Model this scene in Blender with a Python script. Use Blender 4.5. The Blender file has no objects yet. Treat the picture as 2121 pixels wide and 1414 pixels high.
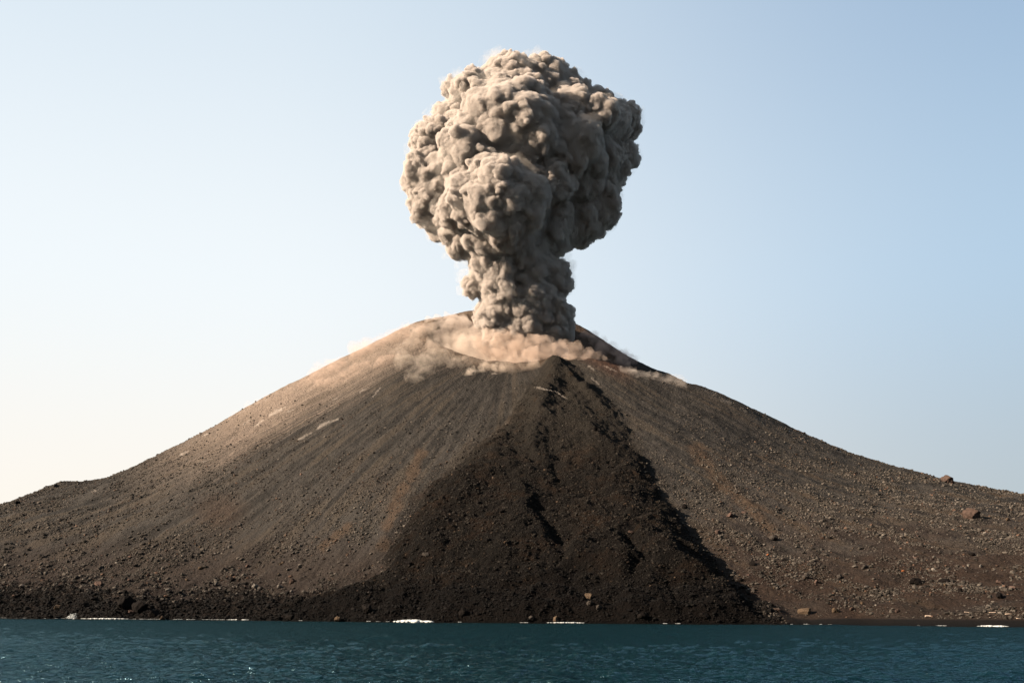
import bpy, math, random, time
import numpy as np
from mathutils import Matrix, Vector
T0 = time.time()
def log(*a): print('%.1fs' % (time.time()-T0), *a, flush=True)
R = math.radians
SC = bpy.context.scene
COL = SC.collection

# ------------------------------------------------------------------ camera
F = 2062.0                      # focal length in photograph pixels (2121 wide)
TILT = math.atan(561/F); ROLL = R(0.26); HC = 4.6
ct, st = math.cos(TILT), math.sin(TILT)
cam_d = bpy.data.cameras.new('camera'); cam = bpy.data.objects.new('camera', cam_d); COL.objects.link(cam)
cam_d.sensor_width = 36; cam_d.lens = 36*F/2121; cam_d.clip_start = 0.5; cam_d.clip_end = 60000
_r = Vector((1, 0, 0)); _u = Vector((0, -st, ct)); _f = Vector((0, ct, st))
right = _r*math.cos(ROLL) + _u*math.sin(ROLL); up = _u*math.cos(ROLL) - _r*math.sin(ROLL)
m = Matrix((right, up, -_f)).transposed().to_4x4(); m.translation = Vector((0, 0, HC))
cam.matrix_world = m
SC.camera = cam

# ------------------------------------------------------------------ light
SKY = 0.05; EXPO = 2.65; K = 1/SKY/2**EXPO
SUN = Vector((-0.86, -0.21, 0.42)).normalized()        # towards the sun
EL = math.asin(SUN.z); AZ = math.atan2(SUN.x, SUN.y)
world = bpy.data.worlds.new('World'); SC.world = world; world.use_nodes = True
nt = world.node_tree; nt.nodes.clear()
sky = nt.nodes.new('ShaderNodeTexSky'); sky.sky_type = 'NISHITA'; sky.sun_disc = False
sky.sun_elevation = EL; sky.sun_rotation = AZ
sky.air_density = 1.0; sky.dust_density = 2.5; sky.ozone_density = 1.0; sky.altitude = 0
bg = nt.nodes.new('ShaderNodeBackground'); bg.inputs['Strength'].default_value = SKY
# the sky's own haze: whiter towards the sun side, thicker towards the horizon
tcw = nt.nodes.new('ShaderNodeTexCoord'); sep = nt.nodes.new('ShaderNodeSeparateXYZ'); nt.links.new(tcw.outputs['Generated'], sep.inputs[0])
def wmap(src, a, b, c, d):
    n = nt.nodes.new('ShaderNodeMapRange'); n.interpolation_type = 'SMOOTHSTEP'
    for k, v in zip(('From Min', 'From Max', 'To Min', 'To Max'), (a, b, c, d)): n.inputs[k].default_value = v
    nt.links.new(src, n.inputs['Value']); return n.outputs[0]
def wmix(f, a, b):
    n = nt.nodes.new('ShaderNodeMix'); n.data_type = 'RGBA'; nt.links.new(f, n.inputs['Factor'])
    for s_, v in ((6, a), (7, b)):
        if isinstance(v, tuple): n.inputs[s_].default_value = (v[0]*K, v[1]*K, v[2]*K, 1)
        else: nt.links.new(v, n.inputs[s_])
    return n.outputs[2]
xm = wmap(sep.outputs[0], -.27, .56, 0, 1)
low_h = wmix(xm, (1.0, .94, .85), (.48, .55, .59))
mid_h = wmix(xm, (.90, .955, .98), (.45, .61, .77))
top_h = wmix(xm, (.68, .79, .88), (.29, .43, .62))
hz = wmix(wmap(sep.outputs[2], .05, .33, 0, 1), low_h, mid_h)
hz = wmix(wmap(sep.outputs[2], .28, .66, 0, 1), hz, top_h)
mxw = wmix(wmap(sep.outputs[2], .12, .85, .99, .90), sky.outputs[0], hz)
wo = nt.nodes.new('ShaderNodeOutputWorld')
nt.links.new(mxw, bg.inputs['Color']); nt.links.new(bg.outputs[0], wo.inputs['Surface'])
sun_d = bpy.data.lights.new('sun', 'SUN'); sun_d.energy = 5.0; sun_d.angle = R(0.5); sun_d.color = (1.0, 0.815, 0.63)
sun = bpy.data.objects.new('sun', sun_d); COL.objects.link(sun)
sun.rotation_euler = SUN.to_track_quat('Z', 'Y').to_euler(); sun.location = (-600, -200, 700)
SC.view_settings.view_transform = 'Standard'; SC.view_settings.look = 'None'
SC.view_settings.exposure = EXPO; SC.view_settings.gamma = 1.0
SC.render.engine = 'CYCLES'
cy = SC.cycles
cy.use_denoising = True
cy.max_bounces = 8; cy.diffuse_bounces = 3; cy.glossy_bounces = 2; cy.volume_bounces = 3; cy.transparent_max_bounces = 32
cy.caustics_reflective = False; cy.caustics_refractive = False

# ------------------------------------------------------------------ maths helpers
def ray(px, py):
    a = (px-1060.5)/F; b = (707-py)/F
    a, b = a*math.cos(ROLL)-b*math.sin(ROLL), a*math.sin(ROLL)+b*math.cos(ROLL)
    return a, ct-b*st, st+b*ct
def at(px, py, Y):
    x, y, z = ray(px, py); return (x/y*Y, Y, z/y*Y+HC)
def project(x, y, z):
    z = z-HC; f = y*ct+z*st; u = -y*st+z*ct; a = x/f; b = u/f
    a, b = a*math.cos(ROLL)+b*math.sin(ROLL), -a*math.sin(ROLL)+b*math.cos(ROLL)
    return 1060.5+a*F, 707-b*F
def sstep(a, b, x):
    t = np.clip((x-a)/(b-a), 0, 1); return t*t*(3-2*t)
def _h(ix, iy, iz, seed):
    h = (ix.astype(np.uint32)*np.uint32(374761393) + iy.astype(np.uint32)*np.uint32(668265263)
         + iz.astype(np.uint32)*np.uint32(2147483647) + np.uint32((seed*1274126177) & 0xffffffff))
    h = (h ^ (h >> np.uint32(13)))*np.uint32(1274126177)
    h = (h ^ (h >> np.uint32(15)))*np.uint32(2246822519)
    h = h ^ (h >> np.uint32(16))
    return (h & np.uint32(0xffffff)).astype(np.float32)/np.float32(0xffffff)
def vnoise2(x, y, seed=0):
    x = np.asarray(x, np.float64); y = np.asarray(y, np.float64)
    fx = np.floor(x); fy = np.floor(y); tx = x-fx; ty = y-fy
    ix = fx.astype(np.int64); iy = fy.astype(np.int64); z = np.zeros_like(ix)
    def g(dx, dy):
        a = _h(ix+dx, iy+dy, z, seed)*(2*np.pi)
        return np.cos(a)*(tx-dx)+np.sin(a)*(ty-dy)
    ux = tx*tx*tx*(tx*(tx*6-15)+10); uy = ty*ty*ty*(ty*(ty*6-15)+10)
    a = g(0, 0)*(1-ux)+g(1, 0)*ux; b = g(0, 1)*(1-ux)+g(1, 1)*ux
    return (a*(1-uy)+b*uy)*1.5
def fbm(x, y, o=4, seed=0, gain=.5):
    s = 0; a = 1; n = 0
    for k in range(o):
        s = s+a*vnoise2(x*2**k+13.7*k, y*2**k-7.3*k, seed+k); n += a; a *= gain
    return s/n
def worley2(x, y, seed=0):
    fx = np.floor(x); fy = np.floor(y); ix = fx.astype(np.int64); iy = fy.astype(np.int64); z = np.zeros_like(ix)
    d = np.full(np.shape(x), 9.0)
    for i in (-1, 0, 1):
        for j in (-1, 0, 1):
            px = ix+i+_h(ix+i, iy+j, z, seed); py = iy+j+_h(ix+i, iy+j, z, seed+7)
            d = np.minimum(d, (px-x)**2+(py-y)**2)
    return np.sqrt(d)
def polydist(px, py, poly):
    """signed distance to a polygon, positive inside"""
    poly = np.array(poly, float); n = len(poly)
    d = np.full(px.shape, 1e12); ins = np.zeros(px.shape, bool)
    for i in range(n):
        a = poly[i]; b = poly[(i+1) % n]; e = b-a
        wx = px-a[0]; wy = py-a[1]
        t = np.clip((wx*e[0]+wy*e[1])/(e@e), 0, 1)
        d = np.minimum(d, (wx-e[0]*t)**2+(wy-e[1]*t)**2)
        if e[1] != 0:
            c = (a[1] > py) != (b[1] > py)
            ins ^= c & (px < (b[0]-a[0])*(py-a[1])/(b[1]-a[1])+a[0])
    d = np.sqrt(d); return np.where(ins, d, -d)
def linedist(px, py, pts):
    d = np.full(px.shape, 1e12)
    for a, b in zip(pts[:-1], pts[1:]):
        a = np.array(a, float); e = np.array(b, float)-a
        wx = px-a[0]; wy = py-a[1]; t = np.clip((wx*e[0]+wy*e[1])/(e@e), 0, 1)
        d = np.minimum(d, (wx-e[0]*t)**2+(wy-e[1]*t)**2)
    return np.sqrt(d)

# ------------------------------------------------------------------ object helpers
def mesh_np(name, V, Fq, mat, smooth=True, nv=4):
    me = bpy.data.meshes.new(name)
    V = np.ascontiguousarray(V, np.float32); Fq = np.ascontiguousarray(Fq, np.int32)
    me.vertices.add(len(V)); me.vertices.foreach_set('co', V.ravel())
    me.loops.add(Fq.size); me.loops.foreach_set('vertex_index', Fq.ravel())
    me.polygons.add(len(Fq)); me.polygons.foreach_set('loop_start', np.arange(0, Fq.size, nv, dtype=np.int32))
    me.update(calc_edges=True); me.validate(verbose=False)
    me.polygons.foreach_set('use_smooth', np.full(len(me.polygons), smooth, bool))
    if mat: me.materials.append(mat)
    return me
def link(name, me, parent=None, loc=(0, 0, 0)):
    o = bpy.data.objects.new(name, me); COL.objects.link(o); o.location = loc
    if parent: o.parent = parent
    return o
def tag(o, label=None, cat=None, group=None, kind=None):
    if label: o['label'] = label
    if cat: o['category'] = cat
    if group: o['group'] = group
    if kind: o['kind'] = kind
    return o
def setcol(me, rgb):
    a = me.color_attributes.new('albedo', 'FLOAT_COLOR', 'POINT')
    a.data.foreach_set('color', np.c_[rgb, np.ones(len(rgb))].astype(np.float32).ravel())
def newmat(name):
    mt = bpy.data.materials.new(name); mt.use_nodes = True; t = mt.node_tree; t.nodes.clear()
    out = t.nodes.new('ShaderNodeOutputMaterial')
    return mt, t, out
def N(t, kind, **kw):
    n = t.nodes.new(kind)
    for k, v in kw.items():
        if k in n.inputs: n.inputs[k].default_value = v
        else: setattr(n, k, v)
    return n

def rock_material(name, attr=True, base=(.1, .08, .07), bump=1.0, scale=1.0, contrast=.5):
    mt, t, out = newmat(name)
    b = N(t, 'ShaderNodeBsdfPrincipled', Roughness=.95); b.inputs['Specular IOR Level'].default_value = .03
    tc = N(t, 'ShaderNodeTexCoord')
    n1 = N(t, 'ShaderNodeTexNoise', Scale=.9*scale, Detail=6.0, Roughness=.7); t.links.new(tc.outputs['Object'], n1.inputs['Vector'])
    n2 = N(t, 'ShaderNodeTexVoronoi', Scale=.45*scale); n2.inputs['Randomness'].default_value = 1.0
    t.links.new(tc.outputs['Object'], n2.inputs['Vector'])
    mr = N(t, 'ShaderNodeMapRange'); mr.inputs['From Min'].default_value = .3; mr.inputs['From Max'].default_value = .7
    mr.inputs['To Min'].default_value = 1-contrast; mr.inputs['To Max'].default_value = 1+contrast
    t.links.new(n1.outputs['Fac'], mr.inputs['Value'])
    mx = N(t, 'ShaderNodeMix', data_type='RGBA', blend_type='MULTIPLY'); mx.inputs['Factor'].default_value = 1
    if attr:
        at_ = N(t, 'ShaderNodeAttribute', attribute_name='albedo'); t.links.new(at_.outputs['Color'], mx.inputs[6])
    else: mx.inputs[6].default_value = (*base, 1)
    t.links.new(mr.outputs[0], mx.inputs[7]); t.links.new(mx.outputs[2], b.inputs['Base Color'])
    ad = N(t, 'ShaderNodeMath', operation='SUBTRACT'); t.links.new(n1.outputs['Fac'], ad.inputs[0])
    mu = N(t, 'ShaderNodeMath', operation='MULTIPLY'); mu.inputs[1].default_value = .45
    t.links.new(n2.outputs['Distance'], mu.inputs[0]); t.links.new(mu.outputs[0], ad.inputs[1])
    bp = N(t, 'ShaderNodeBump', Strength=bump, Distance=1.6); t.links.new(ad.outputs[0], bp.inputs['Height'])
    t.links.new(bp.outputs[0], b.inputs['Normal']); t.links.new(b.outputs[0], out.inputs['Surface'])
    return mt

# ------------------------------------------------------------------ terrain surface (metres)
CTRL = [  # photograph pixel and the distance at which the ground stands there
 (-150,1095,1000),(0,1047,1000),(120,1001,1020),(190,1001,1010),(270,971,1010),(400,906,1010),(500,850,1015),(600,795,1020),
 (700,745,1030),(800,696,1045),(860,669,1055),(975,652,1080),(1085,647,1090),
 (1190,669,1085),(1250,704,1075),(1400,781,1050),(1500,834,1040),(1600,884,1025),(1700,930,1010),(1800,976,990),(1900,992,960),(2020,1028,940),(2121,1040,920),(2260,1075,900)]
CTRL2 = [
 (-150,1270,760),(0,1270,770),(270,1270,720),(500,1270,700),(800,1266,650),(1000,1266,615),(1300,1266,590),(1560,1279,580),(1800,1282,560),(2121,1284,500),(2260,1284,490),
 (0,1200,835),(0,1120,890),(250,1200,790),(250,1100,855),(250,1030,920),(480,1200,755),(480,1100,810),(480,1000,865),(480,920,930),
 (700,1200,705),(700,1100,755),(700,1000,805),(700,900,865),(700,820,930),(700,780,975),
 (900,1200,670),(900,1100,715),(900,1000,765),(900,900,830),(900,800,905),(860,755,945),(930,750,950),
 (1150,1200,635),(1150,1100,690),(1150,1000,755),(1150,900,825),(1150,800,900),(1150,765,935),(1040,770,940),
 (1400,1200,630),(1400,1100,690),(1400,1000,755),(1400,900,830),(1380,830,895),
 (1230,742,955),(1330,772,950),(1400,787,945),(1470,806,945),(1230,752,1000),(1330,790,1000),(1400,803,995),
 (1600,1200,635),(1600,1100,695),(1600,1000,780),(1600,930,870),
 (1800,1200,620),(1800,1100,690),(1800,1030,790),
 (2050,1200,590),(2050,1130,650),(2050,1070,740),(2300,1200,570),(2300,1130,640)]
def _world():
    P = [at(*q) for q in CTRL]
    for px, py, Y in CTRL2:
        P.append(at(px, py, Y-88*min(1, max(0, (py-860)/400))**.8 if py > 860 else Y))
    P += [(0,1180,275),(-150,1180,225),(150,1180,225),(0,1350,170),(-300,1300,120),(300,1300,120),(-600,1250,10),(600,1250,10),
          (-650,1000,60),(600,1000,50),(0,1500,90),(-500,1500,20),(500,1500,20)]
    return np.array(P, float)
_P = _world(); _S = 200.
def _tps(d2): return d2*np.log(d2+1e-9)*.5
def _fit():
    n = len(_P); q = _P[:, :2]/_S; d2 = ((q[:, None]-q[None])**2).sum(-1)
    A = np.zeros((n+3, n+3)); A[:n, :n] = _tps(d2)+np.eye(n)*.002
    A[:n, n] = 1; A[:n, n+1:] = q; A[n, :n] = 1; A[n+1:, :n] = q.T
    return np.linalg.solve(A, np.r_[_P[:, 2], 0, 0, 0])
_W = _fit()
def base(X, Y):
    n = len(_P); Z = _W[n]+_W[n+1]*X/_S+_W[n+2]*Y/_S
    for k in range(n): Z = Z+_W[k]*_tps((X/_S-_P[k, 0]/_S)**2+(Y/_S-_P[k, 1]/_S)**2)
    return Z
SHORE = np.array([at2 for at2 in [(-600,700),(-420,640),(-283,585),(-202,560),(-143,551),(-61,512),(-14,504),(55,489),(115,487),(164,470),(210,423),(260,400),(400,420),(600,520)]], float)
def shoreY(X):
    return np.interp(X, SHORE[:, 0], SHORE[:, 1])+8*fbm(X/34., X*0+.5, 4, 5)
FAN = [(1148,742),(1175,748),(1215,785),(1262,830),(1290,852),(1285,872),(1325,935),(1345,975),(1375,1035),(1425,1100),(1460,1150),(1510,1205),(1572,1278),(1600,1330),
       (560,1330),(600,1262),(690,1225),(800,1185),(790,1165),(826,1105),(868,1040),(925,985),(1000,920),(1055,872),(1085,815),(1120,770)]
LOBE_A = [(1160,752),(1205,785),(1262,832),(1284,850),(1278,868),(1240,862),(1200,835),(1165,800),(1140,770)]
LOBE_B = [(1130,800),(1200,862),(1280,905),(1330,950),(1346,982),(1330,1000),(1260,985),(1190,1010),(1110,1010),(1085,940),(1100,860)]
LOBE_C = [(1165,1085),(1240,1070),(1330,1110),(1405,1160),(1470,1200),(1560,1285),(1330,1300),(1335,1215),(1300,1160),(1210,1130)]
LOBE_D = [(1175,1110),(1260,1120),(1305,1160),(1338,1205),(1300,1235),(1200,1250),(1040,1235),(1150,1205),(1180,1150)]
LOBE_E = [(860,1050),(990,940),(1060,890),(1090,990),(1130,1070),(1160,1130),(1165,1200),(1050,1230),(900,1225),(800,1200),(860,1130)]
GULLY = [(1130,1080),(1150,1130),(1168,1165),(1166,1225)]
LEFTFLOW = [(-200,1215),(120,1190),(260,1185),(330,1200),(380,1230),(600,1225),(760,1200),(860,1150),(860,1330),(-200,1330)]
def wob(X, Y, s, a, seed): return a*fbm(X/s, Y/s, 3, seed)

def terrain(X, Y, full=True):
    Z = base(X, Y)
    # crater bowl behind the low front rim
    q = ((X+2)/92.)**2+((Y-1006)/50.)**2
    Z = Z-46*sstep(1.0, .15, q)+2.6*fbm(X/17, Y/17, 4, 17)*sstep(1.9, 1.1, q)+4*fbm(X/50, Y/50, 2, 18)*sstep(2.4, 1.1, q)
    PX, PY = project(X, Y, Z)
    A = {'px': PX, 'py': PY}
    if not full: return Z, A
    wx = PX+26*fbm(X/38, Y/38, 5, 11, .6); wy = PY+16*fbm(X/38, Y/38, 5, 12, .6)
    mpp = Y/F                                           # metres per photograph pixel
    infront = (Y < 985).astype(float)
    d = polydist(wx, wy, FAN); fan = sstep(-3, 5, d)*infront
    A['fan'] = fan; A['fand'] = d
    lowr = sstep(900, 1150, PY)
    Z = Z+infront*(1.5+4.5*lowr)*sstep(-6, 26, d)+infront*(3.5)*sstep(0, 80, d)
    for poly, h, w in ((LOBE_A, 5, 20), (LOBE_B, 4, 34), (LOBE_C, 5, 40), (LOBE_D, 5, 24), (LOBE_E, 2.5, 50)):
        dd = polydist(wx, wy, poly); Z = Z+infront*h*sstep(0, w, dd)
    Z = Z+infront*6*np.exp(-(linedist(wx, wy, [(1150,752),(1140,800),(1118,860)])/20)**2)*sstep(742, 760, PY)
    Z = Z+fan*(3.2*fbm(X/26, Y/30, 4, 43)+2.2*(.5-worley2(X/24, Y/30, 44)))
    for ln, h, w in (([(1130,790),(1050,900),(960,1010),(900,1100),(880,1160)], 4, 40), ([(1170,800),(1230,900),(1290,1010),(1350,1120),(1410,1230)], 3, 36), ([(1120,870),(1105,980),(1070,1090),(1040,1180)], 3, 30)):
        Z = Z+fan*h*np.exp(-(linedist(wx, wy, ln)/w)**2)*sstep(770, 900, PY)
    g = linedist(wx, wy, [(1140,850),(1150,1000),(1160,1100)]); Z = Z-fan*1.5*np.exp(-(g/22)**2)
    g = linedist(wx, wy, GULLY); Z = Z-infront*3*np.exp(-(g/16)**2)
    # small dark summit knob of the lava fan
    dd = np.hypot(PX-1150, PY-760); Z = Z+infront*4*np.exp(-(dd/22)**2)
    dl = polydist(wx, wy, LEFTFLOW); A['leftd'] = dl
    Z = Z+infront*(1-fan)*3.0*sstep(0, 20, dl)
    # fall-line coordinates around the summit
    th = np.arctan2(Y-1010, X); rr = np.hypot(X, Y-1010)
    A['th'] = th; A['rr'] = rr
    gl = .32*fbm(th*13+.25*fbm(X/60, Y/60, 3, 19), rr/190., 4, 21)+.55*fbm(X/48, Y/48, 4, 22); A['gl'] = gl
    mid = sstep(60, 190, rr)
    Z = Z+(1-.5*fan)*mid*gl*3.2
    # left shoulder hummocks on the skyline
    Z = Z+3.2*fbm(X/26, Y/26, 4, 31)*sstep(240, 420, rr)*(1-fan*.4)
    rough = .9+1.5*fan+1.1*sstep(-10, 30, dl)*(1-fan)
    b = 1-worley2(X/5.5, Y/5.5, 41); b2 = 1-worley2(X/2.3, Y/2.3, 45)
    Z = Z+rough*(1.3*fbm(X/11, Y/11, 4, 40)+.55*(b-.5)+.25*(b2-.5))*sstep(40, 130, rr)
    # shore: the ground ends in a dark rocky step, a gentle beach to the right
    dS = Y-shoreY(X)
    beach = sstep(118, 138, X+4*fbm(X/20, Y/20, 2, 3)); A['beach'] = beach
    cl = 1.5*fbm(X/9, Y/9, 4, 50)+1.1*(1-worley2(X/4.2, Y/4.2, 51)-.5)+5.0*(1-worley2(X/17, Y/13, 53)-.5)*sstep(2, 9, dS)*(1-beach)
    cliff = np.where(dS < 0, dS*.5, np.minimum(dS*1.0, 5.5+dS*.33+np.clip(dS-35,0,None)**2*.02))+cl*sstep(-1, 5, dS)*(1-.0*beach)+.25
    bch = np.where(dS < 0, dS*.3, dS*.16+np.clip(dS-18,0,None)*.25+np.clip(dS-30,0,None)**2*.02)+.12*cl*sstep(0, 5, dS)+.1
    shore = cliff*(1-beach)+bch*beach
    k = 3.0; hh = np.clip(.5+.5*(shore-Z)/k, 0, 1)
    Z2 = shore*(1-hh)+Z*hh-k*hh*(1-hh)
    back = sstep(1300, 1480, Y)
    A['dS'] = dS
    return Z2*(1-back)+back*(Z-40*back), A

def srgb(r, g, b):
    f = lambda v: (v/255/12.92 if v/255 <= .04045 else ((v/255+.055)/1.055)**2.4)
    return np.array([f(r), f(g), f(b)])
def colours(X, Y, Z, A):
    px, py = A['px'], A['py']; th, rr = A['th'], A['rr']
    def L(a, b, m): return a+(b-a)*m[..., None]
    c = np.zeros(X.shape+(3,))+np.array([.082, .075, .068])
    n1 = fbm(X/70, Y/70, 4, 60); n2 = fbm(th*26, rr/160, 4, 61); n3 = fbm(th*70, rr/120, 3, 62); n4 = fbm(X/18, Y/18, 4, 63)
    c = c*(1+.32*n3+.25*fbm(th*150, rr/90, 3, 64))[..., None]
    c = L(c, np.array([.100, .085, .070]), sstep(.0, .35, n2+.5*n1)*1.)          # tan ash streaks
    c = L(c, np.array([.045, .042, .039]), sstep(-.02, .32, -n2+.4*n4)*.85)
    rightm = sstep(1350, 1500, px+.35*(1270-py)*0); low = sstep(1000, 1200, py)
    c = L(c, np.array([.072, .046, .034]), rightm*low*.8*sstep(-.5, .2, n1+.2))    # red-brown ground low on the right
    c = L(c, np.array([.105, .075, .052]), rightm*sstep(.1, .5, n2)*.6)
    c = L(c, np.array([.070, .052, .044]), (1-rightm)*sstep(1080, 1200, py)*.7)
    d = np.hypot((px-455)/55, (py-1060)/38)+.4*n4; c = L(c, np.array([.085, .056, .040]), sstep(1.5, .2, d)*.55)
    for (x0, y0, x1, y1, w) in ((870,940,800,1090,16),(720,1090,670,1135,14),(800,1130,830,1160,22),(1440,930,1500,1010,20),(1500,1000,1600,1100,18),(1130,925,1120,960,12),(1110,830,1040,905,20),(1150,830,1170,860,10),(960,1010,930,1090,16)):
        d = linedist(px+18*n4, py, [(x0, y0), (x1, y1)])/w
        c = L(c, np.array([.125, .088, .062]), sstep(1.1, .3, d)*.8)
    # pale dust fallen near the summit and down the left shoulder
    sil = np.interp(px, [0, 270, 500, 700, 860, 975, 1190, 1400, 2121], [1047, 970, 850, 745, 668, 647, 663, 775, 1035])
    below = py-sil
    dust = sstep(115, 20, below+60*n3+30*n1)*sstep(200, 620, px)*sstep(1010, 960, px)
    c = L(c, np.array([.47, .37, .30]), dust*.8)
    dust2 = sstep(.05, .5, n3)*sstep(150, 40, below)*sstep(180, 500, px)*sstep(1010, 960, px)
    c = L(c, np.array([.34, .27, .21]), dust2*.5)
    red = sstep(1180, 1205, px)*sstep(1330, 1260, px)*sstep(90, 40, below)
    c = L(c, np.array([.17, .085, .055]), red*.8)
    inn = sstep(1.25, .9, (X/105)**2+((Y-1030)/85)**2); c = L(c, np.array([.24, .175, .13]), inn*.7)
    # lava fan
    fl = np.array([.024, .020, .017]); f2 = np.array([.048, .031, .021])
    fc = L(np.zeros(X.shape+(3,))+fl, f2, sstep(.0, .45, fbm(X/32, Y/26, 4, 70)))
    fc = L(fc, np.array([.056, .049, .041]), sstep(1040, 850, py)*.85)
    fc = L(fc, np.array([.075, .048, .030]), sstep(.25, .55, fbm(X/14, Y/12, 3, 72))*.5)
    c = L(c, fc, sstep(-30, 24, A['fand']+16*n4)*(Y < 985))
    # dark toe along the shore
    toe = sstep(1195, 1275, py+60*n1+30*n4)*(1-A['beach'])*sstep(0, 30, A['dS']+20)
    c = L(c, np.array([.020, .015, .013]), toe*.9)
    c = L(c, np.array([.016, .014, .013]), A['beach']*sstep(20, 12, A['dS']))
    c = L(c, np.array([.010, .009, .009]), sstep(1.3, .2, Z))
    c = c*(1-.28*(sstep(1040, 1250, py)))[..., None]*(1-(.02+.30*sstep(860, 1080, py))*A['fan'])[..., None]  # lens vignette painted into the ground colour: lower slopes darker; lava fan darker downhill
    return np.clip(c*.225, .001, .9)

# adaptive rows: dense where the slope faces the shore
u1 = np.linspace(-.60, .60, 1150); ue = np.array([.66, .75, .9, 1.1])
U = np.r_[-ue[::-1], u1, ue]
cy.volume_step_rate = .22; cy.volume_max_steps = 256
Yr = np.r_[np.arange(395, 560, .62), np.arange(560, 760, .8), np.arange(760, 1110, 1.05), np.arange(1110, 1520, 9.0)]
# rows follow the shore so that the dense ones stay near it
X = (U[None, :]*Yr[:, None]); Y = np.repeat(Yr[:, None], len(U), 1)
Zt, At = terrain(X, Y); log('terrain field', X.shape)
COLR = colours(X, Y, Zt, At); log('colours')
nr, nc = X.shape
idx = np.arange(nr*nc).reshape(nr, nc)
Q = np.stack([idx[:-1, :-1], idx[:-1, 1:], idx[1:, 1:], idx[1:, :-1]], -1).reshape(-1, 4)
qc = lambda f: (f[:-1, :-1]+f[1:, 1:]).reshape(-1)/2
keep = qc(Zt) > -6
isfan = (qc(At['fan']) > .5) & keep
isbeach = (qc(At['beach']) > .5) & (qc(At['dS']) < 18) & keep & ~isfan
M_slope = rock_material('volcanic_scree', contrast=.45, bump=.9)
M_lava = rock_material('rough_lava', contrast=.6, bump=1.4, scale=1.25)
M_beach = rock_material('black_sand', contrast=.25, bump=.35, scale=1.6)
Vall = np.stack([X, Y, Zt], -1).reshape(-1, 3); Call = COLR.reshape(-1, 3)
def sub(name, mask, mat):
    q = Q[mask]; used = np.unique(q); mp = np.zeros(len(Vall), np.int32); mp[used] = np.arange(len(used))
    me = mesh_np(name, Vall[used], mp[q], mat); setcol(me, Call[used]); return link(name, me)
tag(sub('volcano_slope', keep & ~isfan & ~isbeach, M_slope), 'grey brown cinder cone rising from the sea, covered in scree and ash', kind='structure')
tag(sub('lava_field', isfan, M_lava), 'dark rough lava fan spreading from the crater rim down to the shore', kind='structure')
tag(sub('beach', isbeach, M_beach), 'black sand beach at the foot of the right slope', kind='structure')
log('terrain meshes')
def height(x, y):
    """ground height by looking up the built grid"""
    x = np.asarray(x, float); y = np.asarray(y, float)
    r = np.clip(np.interp(y, Yr, np.arange(nr)), 0, nr-1.001); q = np.clip(np.interp(x/y, U, np.arange(nc)), 0, nc-1.001)
    i = r.astype(int); j = q.astype(int); a = r-i; b = q-j
    return (Zt[i, j]*(1-a)*(1-b)+Zt[i+1, j]*a*(1-b)+Zt[i, j+1]*(1-a)*b+Zt[i+1, j+1]*a*b)
def lookup(G, x, y):
    r = np.clip(np.interp(y, Yr, np.arange(nr)), 0, nr-1).astype(int); q = np.clip(np.interp(x/y, U, np.arange(nc)), 0, nc-1).astype(int)
    return G[r, q]
def ground_at(px, py, y0=430, y1=1150):
    """where the ground is seen at a photograph pixel"""
    x, y, z = ray(px, py); Ys = np.arange(y0, y1, .5); Zs = z/y*Ys+HC; H = height(x/y*Ys, Ys)
    k = np.argmax(H > Zs)
    return x/y*Ys[k], Ys[k], H[k]

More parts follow.
